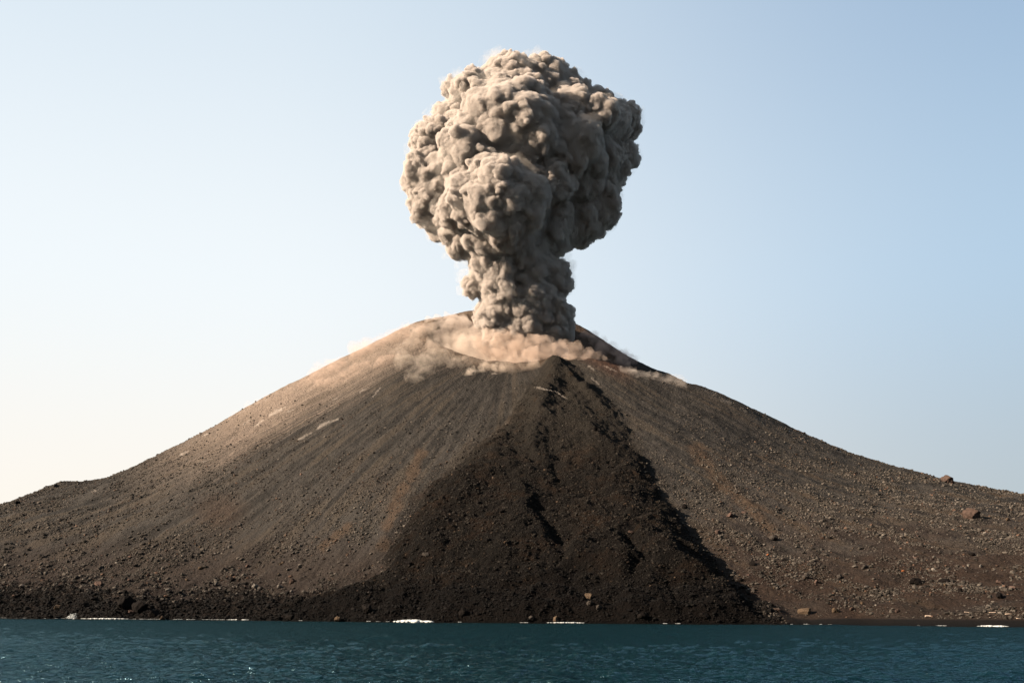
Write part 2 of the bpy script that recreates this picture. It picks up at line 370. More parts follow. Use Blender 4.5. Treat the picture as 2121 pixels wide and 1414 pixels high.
# ------------------------------------------------------------------ sea
def sea():
    us = np.linspace(-.62, .62, 900); us = np.r_[-30, -8, -3, -1.5, -.9, us, .9, 1.5, 3, 8, 30]
    inv = np.linspace(1/26., 1/640., 1000); ys = np.r_[2., 10, 1/inv, 700, 900, 1500, 3000, 8000, 20000]
    X = us[None]*ys[:, None]; Y = np.repeat(ys[:, None], len(us), 1)
    Z = np.zeros_like(X); rs = np.random.RandomState(4)
    for k in range(26):
        lam = 1.3*1.19**k*(.9+.2*rs.rand()); a = .021*lam**.72; w = R(75)+rs.randn()*.55
        ph = rs.rand()*6.28; wx = X+lam*.5*fbm(X/(lam*4), Y/(lam*4), 1, 80+k)
        s = np.sin((wx*math.cos(w)+Y*math.sin(w))*2*np.pi/lam+ph)
        dy = np.gradient(ys)[:, None]; vis = np.clip(lam/(2.5*dy)-.4, 0, 1)
        env = .5+.9*np.clip(.5+fbm(X/(lam*6), Y/(lam*6), 1, 180+k), 0, 1)
        Z += a*(1-np.abs(s))**1.5*vis*env*np.exp(-lam/60)
    Z *= np.clip(1.3-Y/700, .4, 1); Z -= Z.mean()
    Z[np.abs(X/Y) > .8] = 0; Z[Y > 690] = 0
    nr, nc = X.shape; idx = np.arange(nr*nc).reshape(nr, nc)
    q = np.stack([idx[:-1, :-1], idx[:-1, 1:], idx[1:, 1:], idx[1:, :-1]], -1).reshape(-1, 4)
    mt, t, out = newmat('sea_water')
    b = N(t, 'ShaderNodeBsdfDiffuse'); b.inputs['Color'].default_value = (.0006, .0054, .0066, 1)
    gl_ = N(t, 'ShaderNodeBsdfGlossy', Roughness=.12); gl_.inputs['Color'].default_value = (.30, .48, .57, 1)
    fr = N(t, 'ShaderNodeFresnel', IOR=1.333); mxs = N(t, 'ShaderNodeMixShader')
    t.links.new(fr.outputs[0], mxs.inputs[0]); t.links.new(b.outputs[0], mxs.inputs[1]); t.links.new(gl_.outputs[0], mxs.inputs[2])
    tc = N(t, 'ShaderNodeTexCoord'); mp = N(t, 'ShaderNodeMapping'); mp.inputs['Scale'].default_value = (.55, 1, 1)
    t.links.new(tc.outputs['Object'], mp.inputs['Vector'])
    n1 = N(t, 'ShaderNodeTexNoise', Scale=1.5, Detail=4.0, Roughness=.6); n2 = N(t, 'ShaderNodeTexNoise', Scale=.23, Detail=3.0)
    for n in (n1, n2): t.links.new(mp.outputs[0], n.inputs['Vector'])
    b1 = N(t, 'ShaderNodeBump', Strength=1.0, Distance=.9); b2 = N(t, 'ShaderNodeBump', Strength=.8, Distance=1.1)
    t.links.new(n1.outputs['Fac'], b1.inputs['Height']); t.links.new(n2.outputs['Fac'], b2.inputs['Height'])
    t.links.new(b2.outputs[0], b1.inputs['Normal']); [t.links.new(b1.outputs[0], q.inputs['Normal']) for q in (b, gl_, fr)]
    t.links.new(mxs.outputs[0], out.inputs['Surface'])
    me = mesh_np('sea', np.stack([X, Y, Z], -1).reshape(-1, 3), q, mt)
    tag(link('sea', me), 'choppy dark teal sea in front of the volcano', kind='structure')
    # sea bed far below keeps the island base closed
sea(); log('sea')
# ------------------------------------------------------------------ ash plume
def surface_nets(D, org, h):
    """mesh of the zero level of a sampled distance field"""
    S = D < 0
    c = [S[i:S.shape[0]-1+i, j:S.shape[1]-1+j, k:S.shape[2]-1+k] for i in (0, 1) for j in (0, 1) for k in (0, 1)]
    a = c[0].copy(); o = c[0].copy()
    for x in c[1:]: a &= x; o |= x
    act = o & ~a; I, J, K = np.nonzero(act)
    vid = np.full(act.shape, -1, np.int32); vid[I, J, K] = np.arange(len(I))
    P = np.zeros((len(I), 3)); n = np.zeros(len(I))
    cor = [(i, j, k) for i in (0, 1) for j in (0, 1) for k in (0, 1)]
    for p in cor:
        for ax in range(3):
            if p[ax]: continue
            q = list(p); q[ax] = 1
            d0 = D[I+p[0], J+p[1], K+p[2]]; d1 = D[I+q[0], J+q[1], K+q[2]]
            m = (d0 < 0) != (d1 < 0); t = np.where(m, d0/np.where(m, d0-d1, 1), 0)
            for k in range(3): P[:, k] += m*(p[k]+(t if k == ax else 0))
            n += m
    P = P/n[:, None]+np.c_[I, J, K]
    quads = []
    for ax in range(3):
        sl0 = [slice(None)]*3; sl1 = [slice(None)]*3; sl0[ax] = slice(0, -1); sl1[ax] = slice(1, None)
        ch = S[tuple(sl0)] != S[tuple(sl1)]
        E = np.array(np.nonzero(ch)); s0 = S[tuple(sl0)][tuple(E)]
        b, c2 = [(1, 2), (2, 0), (0, 1)][ax]
        ok = (E[b] > 0) & (E[c2] > 0) & (E[b] < S.shape[b]-1) & (E[c2] < S.shape[c2]-1); E = E[:, ok]; s0 = s0[ok]
        def v(db, dc):
            q = [E[0], E[1], E[2]]; q[b] = q[b]-db; q[c2] = q[c2]-dc; return vid[q[0], q[1], q[2]]
        q = np.stack([v(1, 1), v(0, 1), v(0, 0), v(1, 0)], -1)
        q[~s0] = q[~s0][:, ::-1]; quads.append(q)
    return org+P*h, np.concatenate(quads)

def noise3(P, seed=0):
    f = np.floor(P); t = P-f; i = f.astype(np.int64); u = t*t*(3-2*t); r = 0
    for a in (0, 1):
        for b in (0, 1):
            for c in (0, 1):
                w = (u[:, 0] if a else 1-u[:, 0])*(u[:, 1] if b else 1-u[:, 1])*(u[:, 2] if c else 1-u[:, 2])
                r = r+w*_h(i[:, 0]+a, i[:, 1]+b, i[:, 2]+c, seed)
    return r*2-1
def fbm3(P, o=3, seed=0):
    s = 0; a = 1
    for k in range(o): s = s+a*noise3(P*2**k+k*5.3, seed+k); a *= .5
    return s
def billow(blobs, h, levels, seed, Yc, warp=(4.0, 26.), squash=1.0):
    """cauliflower cloud: big lobes traced from the photograph, each covered in ever smaller ones"""
    rs = np.random.RandomState(seed); L = []
    for px, py, r, d in blobs:
        x, y, z = at(px, py, Yc); mpp = (y*ct+(z-HC)*st)/F; x, y, z = at(px, py, Yc-d*mpp)
        L.append((x, y, z, r*mpp))
    return billow_world(L, h, levels, seed, warp)
def billow_world(L, h, levels, seed, warp):
    """cauliflower cloud: big lobes, each covered in ever smaller ones"""
    rs = np.random.RandomState(seed); S = np.array(L); lv = [S]
    for (n, lo, hi, off, keep) in levels:
        par = np.concatenate(lv); par = par[par[:, 3] > 1.6*h]; k = len(par)
        D = rs.randn(k, n, 3); D /= np.linalg.norm(D, axis=-1, keepdims=True)
        rr = par[:, None, 3]*(lo+(hi-lo)*rs.rand(k, n)**1.5)
        C = par[:, None, :3]+D*(par[:, None, 3:4]*off); C = C.reshape(-1, 3); rr = rr.reshape(-1); lim = -(1-off)*1.02*np.repeat(par[:, 3], n)-keep*rr
        # keep those that stand out of the larger lobes
        allb = np.concatenate(lv); ok = np.ones(len(C), bool)
        big = allb[allb[:, 3] > rr.min()*1.2]
        for i0 in range(0, len(C), 1500):
            c = C[i0:i0+1500]
            if len(big) > 6000: bb = big[:len(lv[0])+len(lv[1])]
            else: bb = big
            sd = (np.sqrt(((c[:, None]-bb[None, :, :3])**2).sum(-1))-bb[None, :, 3]).min(1)
            ok[i0:i0+1500] = sd > lim[i0:i0+1500]
        lv.append(np.c_[C, rr][ok])
    A = np.concatenate(lv); log('billow', [len(l) for l in lv])
    lo = (A[:, :3]-A[:, 3:]).min(0)-4*h; hi = (A[:, :3]+A[:, 3:]).max(0)+4*h
    n = np.ceil((hi-lo)/h).astype(int)+1; G = np.full(n, 1e3, np.float32)
    for x, y, z, r in A:
        c = (np.array((x, y, z))-lo)/h; q = r/h+2.5
        a = np.maximum(np.floor(c-q).astype(int), 0); b = np.minimum(np.ceil(c+q).astype(int)+1, n)
        gx = np.arange(a[0], b[0], dtype=np.float32)-c[0]; gy = np.arange(a[1], b[1], dtype=np.float32)-c[1]; gz = np.arange(a[2], b[2], dtype=np.float32)-c[2]
        d = np.sqrt((gx*gx)[:, None, None]+(gy*gy)[None, :, None]+(gz*gz)[None, None, :])-r/h
        s = G[a[0]:b[0], a[1]:b[1], a[2]:b[2]]; np.minimum(s, d, out=s)
    V, Fq = surface_nets(G, lo, h)
    amp, sc = warp
    W = np.stack([fbm3(V/sc, 3, 300+k) for k in range(3)], -1); V = V+amp*W
    W = np.stack([fbm3(V/(sc*.27), 2, 320+k) for k in range(3)], -1); V = V+amp*.25*W
    return V, Fq

HEAD = [(1062,190,64,0),(1045,150,36,0),(1100,158,32,-5),(1130,180,50,-22.25),(1150,142,20,-26.25),(985,205,52,10),(955,188,32,5),(1010,158,22,0),(1125,150,34,-5),(1190,205,42,-49.25),(1178,165,20,-33.85),
 (1235,265,66,-59.5),(1285,255,38,-82),(1300,245,24,-80.75),(1290,325,34,-79.25),(1308,325,16,-87.35),(1235,345,62,-69.5),(1225,420,52,-65),(1262,400,24,-71.65),(1195,455,48,-56.5),(1165,485,32,-38),(1230,468,24,-62.25),
 (900,290,44,10),(868,278,18,5),(935,255,44,0),(895,368,48,15),(860,378,24,10),(890,420,38,10),(925,450,40,0),
 (1060,300,110,30),(1000,320,88,42),(1145,325,88,-1),(1040,225,62,45),(1115,235,38,62),(1180,220,36,50),(1240,235,34,45),(1200,290,44,55),(1130,300,40,80),
 (1000,260,40,72),(960,330,46,70),(1060,335,40,60),(1135,380,46,60),(1195,370,46,-11.5),
 (1030,425,86,85),(1085,420,42,118),(985,415,48,115),(945,440,32,92),(1035,400,46,136),(960,492,36,40),(1010,495,52,58),(1065,480,62,30),(1130,465,58,-12.25),
 (1080,290,125,-65),(1180,340,85,-109.75),(980,340,80,-50)]
STEM = [(1020,545,44,40),(1075,535,52,18),(1035,575,34,52),(985,592,24,10),(1000,560,24,20),(1100,575,56,0),(1148,585,34,-5),(1165,595,18,0),(1042,615,42,28),(1025,655,38,15),
 (1095,640,56,5),(1145,650,36,0),(1085,695,46,0),(1145,685,34,0),(1040,695,38,5),(1095,500,13,75),(1116,525,38,-10),(1160,560,20,-5),(1045,600,22,62),(1170,670,15,0),
 (1090,720,40,0),(1135,720,34,-5)]
def dust_volume(name, density, colour, scale, thr=.45, aniso=.2, rot=(0, 0, 0), stretch=(1, 1, 1), floor=0.0):
    """uneven dust: the density breaks up into wisps"""
    mt, t, out = newmat(name)
    v = N(t, 'ShaderNodeVolumePrincipled', Anisotropy=aniso); v.inputs['Color'].default_value = (*colour, 1)
    tc = N(t, 'ShaderNodeTexCoord'); mp = N(t, 'ShaderNodeMapping'); mp.inputs['Rotation'].default_value = rot
    m2 = N(t, 'ShaderNodeMapping'); m2.inputs['Scale'].default_value = stretch
    n = N(t, 'ShaderNodeTexNoise', Scale=scale, Detail=3.0, Roughness=.6, Distortion=.6)
    mr = N(t, 'ShaderNodeMapRange', interpolation_type='SMOOTHSTEP')
    for k, q in zip(('From Min', 'From Max', 'To Min', 'To Max'), (thr-.12, thr+.16, density*floor, density)): mr.inputs[k].default_value = q
    t.links.new(tc.outputs['Object'], mp.inputs['Vector']); t.links.new(mp.outputs[0], m2.inputs['Vector']); t.links.new(m2.outputs[0], n.inputs['Vector'])
    t.links.new(n.outputs['Fac'], mr.inputs['Value']); t.links.new(mr.outputs[0], v.inputs['Density']); t.links.new(v.outputs[0], out.inputs['Volume'])
    return mt
def largest_piece(V, Fq):
    lab = np.arange(len(V))
    while True:
        m = lab[Fq].min(1); new = lab.copy(); np.minimum.at(new, Fq.ravel(), np.repeat(m, Fq.shape[1])); new = new[new]; new = new[new]
        if (new == lab).all(): break
        lab = new
    u, c = np.unique(lab, return_counts=True); w = lab == u[c.argmax()]
    mp = np.cumsum(w)-1; return V[w], mp[Fq[w[Fq[:, 0]]]]
def ash_volume(name, density, colour, aniso=.25):
    mt, t, out = newmat(name)
    v = N(t, 'ShaderNodeVolumePrincipled', Density=density, Anisotropy=aniso); v.inputs['Color'].default_value = (*colour, 1)
    t.links.new(v.outputs[0], out.inputs['Volume'])
    mt.cycles.homogeneous_volume = True
    return mt
V, Fq = billow(HEAD+STEM, .85, [(60, .16, .46, .86, .25), (22, .18, .42, .88, .2), (9, .2, .45, .9, 0.)], 3, 1006)
V, Fq = largest_piece(V, Fq); log('plume mesh', len(V))
rz = np.random.RandomState(8)
veil_b = [(px+rz.randn()*3, py+rz.randn()*3, r*1.05+3, d) for px, py, r, d in HEAD+STEM if py < 690]
V2, F2 = billow(veil_b, 1.6, [(24, .2, .45, .88, .2)], 5, 1006, warp=(5., 15.)); V2, F2 = largest_piece(V2, F2)
mp_ = dust_volume('ash_cloud', 1.0, (.455, .415, .385), .14, .50, aniso=.2, floor=.14)
mp_.cycles.volume_step_rate = .22
me = mesh_np('ash_plume', V, Fq, mp_)
pl = link('ash_plume', me); link('veil', mesh_np('veil', V2, F2, dust_volume('ash_veil', .020, (.50, .46, .42), .07, .46)), parent=pl)
tag(pl, 'towering mushroom shaped plume of billowing grey ash rising from the crater', 'ash plume')
# ------------------------------------------------------------------ dust around the vent and on the slope
def gpt(px, py, lift=0):
    x, y, z = ground_at(px, py); return x, y, z+lift
def puffs(name, pts, seed, density, colour, label, cat, group=None, h=1.3, levels=((26, .22, .5, .85, .25), (14, .25, .5, .88, .2)), warp=(3.0, 14.), wisp=None):
    """pts: world x, y, z, radius"""
    V, Fq = billow_world(pts, h, levels, seed, warp)
    V, Fq = largest_piece(V, Fq)
    me = mesh_np(name, V, Fq, dust_volume(name+'_smoke', density, colour, *wisp) if wisp else ash_volume(name+'_smoke', density, colour, .2))
    return tag(link(name, me), label, cat, group)
rsd = np.random.RandomState(12)
def along(line, n, r0, r1, spread, lift, yb=0, top=None):
    out = []; line = np.array(line, float); seg = np.r_[0, np.cumsum(np.hypot(*np.diff(line, axis=0).T))]
    for i in range(n):
        s = rsd.rand()*seg[-1]; px = np.interp(s, seg, line[:, 0])+rsd.randn()*spread; py = np.interp(s, seg, line[:, 1])+rsd.randn()*spread*.5
        r = r0+(r1-r0)*rsd.rand()**1.5
        x, y, z = ground_at(px, py) if yb == 0 else at(px, py, yb+rsd.randn()*8)
        out.append((x, y, z+lift*r, r))
    return out
# salmon dust boiling over the low front rim
pts = []
for px, py, r, Y in [(1010,735,22,985),(1040,715,26,980),(1075,725,24,972),(1035,745,20,965),(1105,718,20,968),(1130,712,16,964),(1140,730,18,958),(1165,722,17,958),(1190,722,15,958),(1175,738,14,952),
                     (1215,732,13,958),(1235,738,10,958),(1020,695,20,990),(1060,690,18,985),(1205,745,10,950),(1095,745,16,955),(985,745,16,965),(1000,710,20,990),(1110,735,16,958),(1060,748,14,958),(1255,742,8,958)]:
    x, y, z = at(px, py, Y); pts.append((x, y, z, r*.5))
puffs('dust_cloud', pts, 31, .050, (.56, .45, .375), 'salmon pink dust boiling over the crater rim at the foot of the ash column', 'dust cloud', 'dust around the crater', h=1.0, wisp=(.085, .40))
# tan and grey billows inside the left half of the crater
pts = []
for px, py, r, Y in [(880,700,22,1030),(905,680,26,1040),(940,672,24,1045),(960,690,30,1030),(925,705,26,1020),(895,725,24,1005),(930,735,20,1000),(965,725,28,1005),(990,700,26,1015),(990,735,22,995),(865,735,18,1000),(870,720,24,1015),(890,745,20,985),(850,712,18,1020),(920,750,20,980),(975,755,14,975),(935,690,34,1030),(905,690,22,1045),(850,690,18,1040),(950,748,14,985),(905,745,14,990)]:
    x, y, z = at(px, py, Y); pts.append((x, y, z, r*.5))
puffs('dust_cloud', pts, 37, .06, (.52, .45, .40), 'tan and grey dust billowing left of the ash column inside the crater', 'dust cloud', 'dust around the crater', h=1.15, wisp=(.07, .43))
pts = []
for px, py, r, Y in [(850,730,22,985),(880,745,20,975),(915,725,30,975),(955,715,30,975),(985,740,24,965),(870,700,24,1000),(900,690,26,1005),(1010,755,18,958),(940,755,16,962),(830,745,14,985),(1010,762,16,946),(1045,766,18,942),(1080,764,16,942),(1108,756,14,944),(975,762,16,950)]:
    x, y, z = at(px, py, Y); pts.append((x, y, z, r*.52))
puffs('dust_cloud', pts, 39, .024, (.56, .48, .41), 'thin beige veil of dust drifting over the left half of the crater rim', 'dust cloud', 'dust around the crater', h=1.3, warp=(6, 20.), wisp=(.05, .45))
# beige spill over the rim on to the front slope
pts = along([(835,750),(870,765),(900,750),(940,752)], 30, 5, 10, 8, .1)+along([(880,770),(860,790)], 9, 4, 7, 6, .1)
puffs('dust_cloud', pts, 41, .022, (.56, .49, .42), 'beige dust spilling over the left crater rim on to the slope', 'dust cloud', 'dust around the crater', h=1.0, wisp=(.11, .47))
pts = along([(960,775),(1000,765),(1040,768)], 22, 2.5, 4.5, 4, .1)
puffs('dust_cloud', pts, 42, .06, (.64, .56, .48), 'thin pale tongue of dust below the low point of the crater rim', 'dust cloud', 'dust around the crater', h=.8, wisp=(.14, .48))
# salmon veil down the left shoulder
pts = along([(640,790),(700,757),(770,722),(830,694),(870,680)], 50, 5, 9, 7, -.1)+along([(640,800),(720,775),(800,745)], 44, 4, 8, 12, -.1)+along([(740,735),(830,700)], 12, 8, 11, 5, .25)
puffs('dust_cloud', pts, 43, .020, (.56, .43, .35), 'long salmon dust veil hugging the upper left shoulder of the cone', 'dust cloud', 'dust on the left shoulder', h=1.4, warp=(5, 22.), wisp=(.09, .45, .2, (0, -.52, 0), (.35, .8, 1.3)))
pts = along([(470,870),(560,825),(640,790)], 60, 3, 5, 7, -.2)
puffs('dust_cloud', pts, 44, .015, (.60, .48, .40), 'thin low streak of dust trailing down the left skyline', 'dust cloud', 'dust on the left shoulder', h=1.1, wisp=(.14, .5, .2, (0, -.52, 0), (.3, .8, 1.5)))
# shaded dust in the valley behind the right shoulder
pts = along([(1215,700),(1250,725),(1300,755)], 22, 6, 10, 9, .1)
puffs('dust_cloud', pts, 45, .05, (.58, .43, .36), 'reddish brown dust rising right of the ash column behind the rim', 'dust cloud', 'dust behind the right shoulder', h=1.2, wisp=(.09, .48))
pts = along([(1290,765),(1340,780),(1390,788),(1410,792)], 40, 3, 6.5, 6, -.1)
puffs('dust_cloud', pts, 46, .028, (.56, .50, .45), 'grey dust lying in the hollow behind the right shoulder', 'dust cloud', 'dust behind the right shoulder', h=1.2, wisp=(.1, .48, .2, (0, .52, 0), (.5, .8, 1.2)))
pts = along([(1240,698),(1330,745),(1420,790),(1520,842),(1580,872)], 130, 1.4, 3.0, 3, .1)
puffs('dust_cloud', pts, 47, .010, (.56, .50, .45), 'thin grey dust blowing along the right skyline', 'dust cloud', 'dust behind the right shoulder', h=1.0, wisp=(.14, .5, .2, (0, .52, 0), (.3, .8, 1.5)))
# ash falling in thin curtains under the head of the plume
for line, r0, r1, dn, sd, lb in (([(955,525),(960,560),(952,600)], 5, 9, .022, 51, 'faint tan curtain of ash falling left of the column'),
                                 ([(1185,515),(1170,535),(1180,560)], 4, 8, .025, 52, 'faint grey wisp under the right side of the plume head')):
    puffs('ash_fall', along(line, 9, r0, r1, 5, 0, yb=1006), sd, dn, (.60, .54, .49), lb, 'ash fall', h=1.2, wisp=(.09, .48, .2, (0, 0, 0), (1.3, 1.3, .35)))
# puffs thrown up by blocks rolling down the left slope
trails = [(560,862,592,846,2.6,'white dust puff kicked up on the upper left slope, largest of them'),(528,884,556,866,1.5,'thin dust streak just below the large white puff on the left slope'),
 (660,888,702,868,2.2,'pale elongated dust puff in the middle of the left slope'),(618,912,650,896,1.3,'slim dust streak below the elongated puff on the left slope'),
 (596,856,612,848,1.4,'small bright puff right beside the largest white puff'),(745,815,765,803,1.4,'small white dust streak high on the slope near the dusty shoulder'),
 (505,880,520,870,1.2,'short dust streak close to the left skyline'),(372,945,392,934,1.6,'pale dust patch low on the left skyline'),(420,905,440,895,1.1,'small dust streak under the left skyline'),
 (190,1020,208,1014,1.0,'lowest pale dust streak on the far left slope'),(690,830,705,820,1.1,'faint dust streak under the salmon veil'),(420,958,440,950,.9,'tiny pale dust streak lower on the left slope'),
 (775,822,790,800,1.2,'upright thin dust wisp on the slope under the crater'),(1105,802,1150,812,1.2,'dust trail crossing the dark lava just below its top'),(1150,812,1190,838,1.1,'dust trail running down right across the upper lava'),
 (1215,755,1233,770,1.3,'white dust streak right of the dark lava summit'),(1250,758,1285,774,1.0,'long thin dust streak below the right shoulder'),(1225,785,1250,805,1.1,'tan dust streak beside the right edge of the upper lava'),
 (1020,775,1030,776,1.3,'small white puff on the rim slope under the salmon dust')]
for k, (x0, y0, x1, y1, r, lb) in enumerate(trails):
    n = int(np.hypot(x1-x0, y1-y0)/2.2/r*2)+4; pp = []
    for i in range(n):
        t = i/(n-1); x, y, z = ground_at(x0+(x1-x0)*t+rsd.randn()*.8, y0+(y1-y0)*t+rsd.randn()*.6)
        q = r*.8*(.4+.8*math.sin(math.pi*min(1, t*.7+.25)))*(.7+.5*rsd.rand()); pp.append((x, y, z+.25*q, q))
    puffs('dust_puff', pp, 60+k, .06, (.60, .53, .47), lb, 'dust puff', 'dust trails on the slope', h=.5, levels=((14, .3, .55, .8, .2),), warp=(.7, 3.))
log('dust')

# ------------------------------------------------------------------ rocks
def ico(sub):
    p = (1+5**.5)/2
    v = [(-1,p,0),(1,p,0),(-1,-p,0),(1,-p,0),(0,-1,p),(0,1,p),(0,-1,-p),(0,1,-p),(p,0,-1),(p,0,1),(-p,0,-1),(-p,0,1)]
    f = [(0,11,5),(0,5,1),(0,1,7),(0,7,10),(0,10,11),(1,5,9),(5,11,4),(11,10,2),(10,7,6),(7,1,8),(3,9,4),(3,4,2),(3,2,6),(3,6,8),(3,8,9),(4,9,5),(2,4,11),(6,2,10),(8,6,7),(9,8,1)]
    v = [np.array(a)/np.linalg.norm(a) for a in v]
    for _ in range(sub):
        c = {}; nf = []
        def mid(a, b):
            k = (min(a, b), max(a, b))
            if k not in c: q = v[a]+v[b]; v.append(q/np.linalg.norm(q)); c[k] = len(v)-1
            return c[k]
        for a, b, d in f:
            x, y, z = mid(a, b), mid(b, d), mid(d, a); nf += [(a, x, z), (b, y, x), (d, z, y), (x, y, z)]
        f = nf
    return np.array(v), np.array(f)
def rockshape(sub, seed, cuts=9):
    v, f = ico(sub); r = np.random.RandomState(seed)
    v = v*(1+.22*noise3(v*1.3+seed*3.1, seed))[:, None]
    for _ in range(cuts):
        n = r.randn(3); n /= np.linalg.norm(n); d = .55+.3*r.rand(); t = v@n-d
        v = v-np.where(t > 0, t, 0)[:, None]*n
    v = v*(1+.05*noise3(v*4+seed, seed+9))[:, None]*np.array([1, .75+.4*r.rand(), .6+.3*r.rand()])
    return v, f
# rubble: too many stones to count, one object per kind of ground
kinds = [rockshape(0, 100+k, 4) for k in range(8)]
def rubble(name, x, y, s, col, mat, label, seed, embed=.25):
    r = np.random.RandomState(seed); n = len(x); z = height(x, y)
    a = r.rand(n)*6.28; kk = r.randint(0, len(kinds), n); Vs = []; Fs = []; Cs = []; off = 0
    for k, (kv, kf) in enumerate(kinds):
        m = kk == k; c = np.cos(a[m])[:, None]; q = np.sin(a[m])[:, None]; ss = s[m][:, None]
        st3 = .75+.5*r.rand(m.sum(), 3)
        vx = kv[None, :, 0]*st3[:, 0:1]; vy = kv[None, :, 1]*st3[:, 1:2]; vz = kv[None, :, 2]*st3[:, 2:3]
        P = np.stack([(vx*c-vy*q)*ss+x[m][:, None], (vx*q+vy*c)*ss+y[m][:, None], (vz+1-2*embed-.3)*ss+z[m][:, None]], -1)
        nvk = len(kv); Vs.append(P.reshape(-1, 3)); Fs.append((kf[None]+(np.arange(m.sum())*nvk)[:, None, None]).reshape(-1, 3)+off); off += m.sum()*nvk
        Cs.append(np.repeat(col[m], nvk, 0))
    me = mesh_np(name, np.concatenate(Vs), np.concatenate(Fs), mat, smooth=False, nv=3); setcol(me, np.concatenate(Cs))
    o = link(name, me); tag(o, label, kind='stuff'); return o
def stone_mat(name):
    mt, t, out = newmat(name); b = N(t, 'ShaderNodeBsdfPrincipled', Roughness=.9); b.inputs['Specular IOR Level'].default_value = .04
    a_ = N(t, 'ShaderNodeAttribute', attribute_name='albedo'); t.links.new(a_.outputs['Color'], b.inputs['Base Color']); t.links.new(b.outputs[0], out.inputs['Surface']); return mt
M_stone = stone_mat('loose_stone')
rs = np.random.RandomState(77)
def scatter(n):
    u = rs.uniform(-.56, .56, n); v = rs.rand(n); y = 400+700*v**1.15; return u*y, y
x, y = scatter(640000)
z = height(x, y); fan = lookup(At['fan'], x, y); dS = lookup(At['dS'], x, y); gl = lookup(At['gl'], x, y); bch = lookup(At['beach'], x, y); leftd = lookup(At['leftd'], x, y); px = lookup(At['px'], x, y); py = lookup(At['py'], x, y)
ok = (z > .3) & (dS > 0) & ((bch < .5) | (dS > 17)); bare = fbm(x/45, y/45, 4, 91); bare2 = fbm(lookup(At['th'], x, y)*30, lookup(At['rr'], x, y)/150, 3, 92)
low = sstep(950, 1200, py)
p = np.where(fan > .5, .75, np.clip(.42+1.1*bare+1.0*bare2-.15*low, .03, .9))*(.12*sstep(760, 860, py)+.88*sstep(850, 1060, py+50*bare))*(1-.2*low)
fand = lookup(At['fand'], x, y); toe = sstep(1200, 1270, py+60*fbm(x/70, y/70, 4, 60)+30*fbm(x/18, y/18, 4, 63))*(1-bch)
p = np.where(toe > .4, .8, p)
ok &= rs.rand(len(x)) < p
x, y, z, fan, py, px, dS, low, toe, bch, fand = [q[ok] for q in (x, y, z, fan, py, px, dS, low, toe, bch, fand)]
qq = rs.rand(len(x)); mT = toe > qq; mF = (sstep(-22, 20, fand+10*fbm(x/18, y/18, 4, 63)) > rs.rand(len(x))) & ~mT; mS = ~mF & ~mT; toe = mT.astype(float)
s = .30*np.clip((rs.rand(len(x))+.004)**-.35, 1, 4.2)*(1+.65*low*(1-.45*fan))*(1-.05*toe)*np.clip(y/800, .7, 1.1)
s = np.minimum(s, 2.3)
g = np.clip(1+.45*rs.randn(len(x)), .35, 2.4)[:, None]*.70*(1-.3*sstep(1040, 1250, py))[:, None]  # random tone per stone; lower stones darkened to carry the painted vignette
col0 = np.array([.038, .033, .028])*g
col0 = np.where((rs.rand(len(x)) < .035)[:, None], np.array([.070, .062, .054])*g, col0)
col0 = np.where((rs.rand(len(x)) < .05)[:, None], np.array([.050, .031, .022])*g, col0)
colf = np.array([.0105, .0090, .0075])*g*(1+1.0*sstep(1040, 860, py))[:, None]; colf = np.where((rs.rand(len(x)) < .05)[:, None], np.array([.028, .019, .013])*g, colf)
colt = np.array([.0038, .0033, .0030])*g
col = np.where(mF[:, None], colf, col0); col = np.where((toe > .5)[:, None], colt, col)

rubble('scree', x[mS], y[mS], s[mS], col[mS], M_stone, 'grey and brown stones littering the ash slopes of the cone', 1)
rubble('lava_rubble', x[mF], y[mF], s[mF]*.95, col[mF], M_stone, 'dark clinkery blocks covering the lava fan', 2)
rubble('shore_rocks', x[mT], y[mT], s[mT]*1.1, col[mT], M_stone, 'black jagged rocks along the water edge', 3)
log('rubble', mS.sum(), mF.sum(), mT.sum())

# boulders one can point at
boulder_meshes = {}
def boulder(px, py, r, colour, label, shape=0, group=None, flat=1.0, tall=1.0):
    key = (shape, colour)
    if key not in boulder_meshes:
        v, f = rockshape(3, 500+shape, 14)
        v = v*(1+.06*fbm3(v*5+shape, 3, shape))[:, None]
        me = mesh_np('boulder', v, f, rock_material('boulder_'+str(len(boulder_meshes)), attr=False, base=colour, bump=.6, scale=1.6, contrast=.4), smooth=False, nv=3)
        boulder_meshes[key] = me
    x, y, z = ground_at(px, min(py+r*.6, 1287)); mpp = y/F; R_ = r*mpp*1.12
    o = link('boulder', boulder_meshes[key], loc=(x, y+R_*.3, height(x, y+R_*.3)+R_*.30*tall)); o.scale = (R_, R_*.9, R_*flat*tall); o.rotation_euler = (0, 0, (px*.37) % 6.28)
    tag(o, label, 'boulder', group); return o
G1 = (0.0203, 0.0174, 0.0152); BK = (0.0034, 0.0028, 0.0025); RD = (.0270, .0185, .0150); PL = (0.0562, 0.0506, 0.0439); OR = (0.0956, 0.0338, 0.0141); PK = (0.0421, 0.0281, 0.0230); TN = (.0330, .0235, .0160)
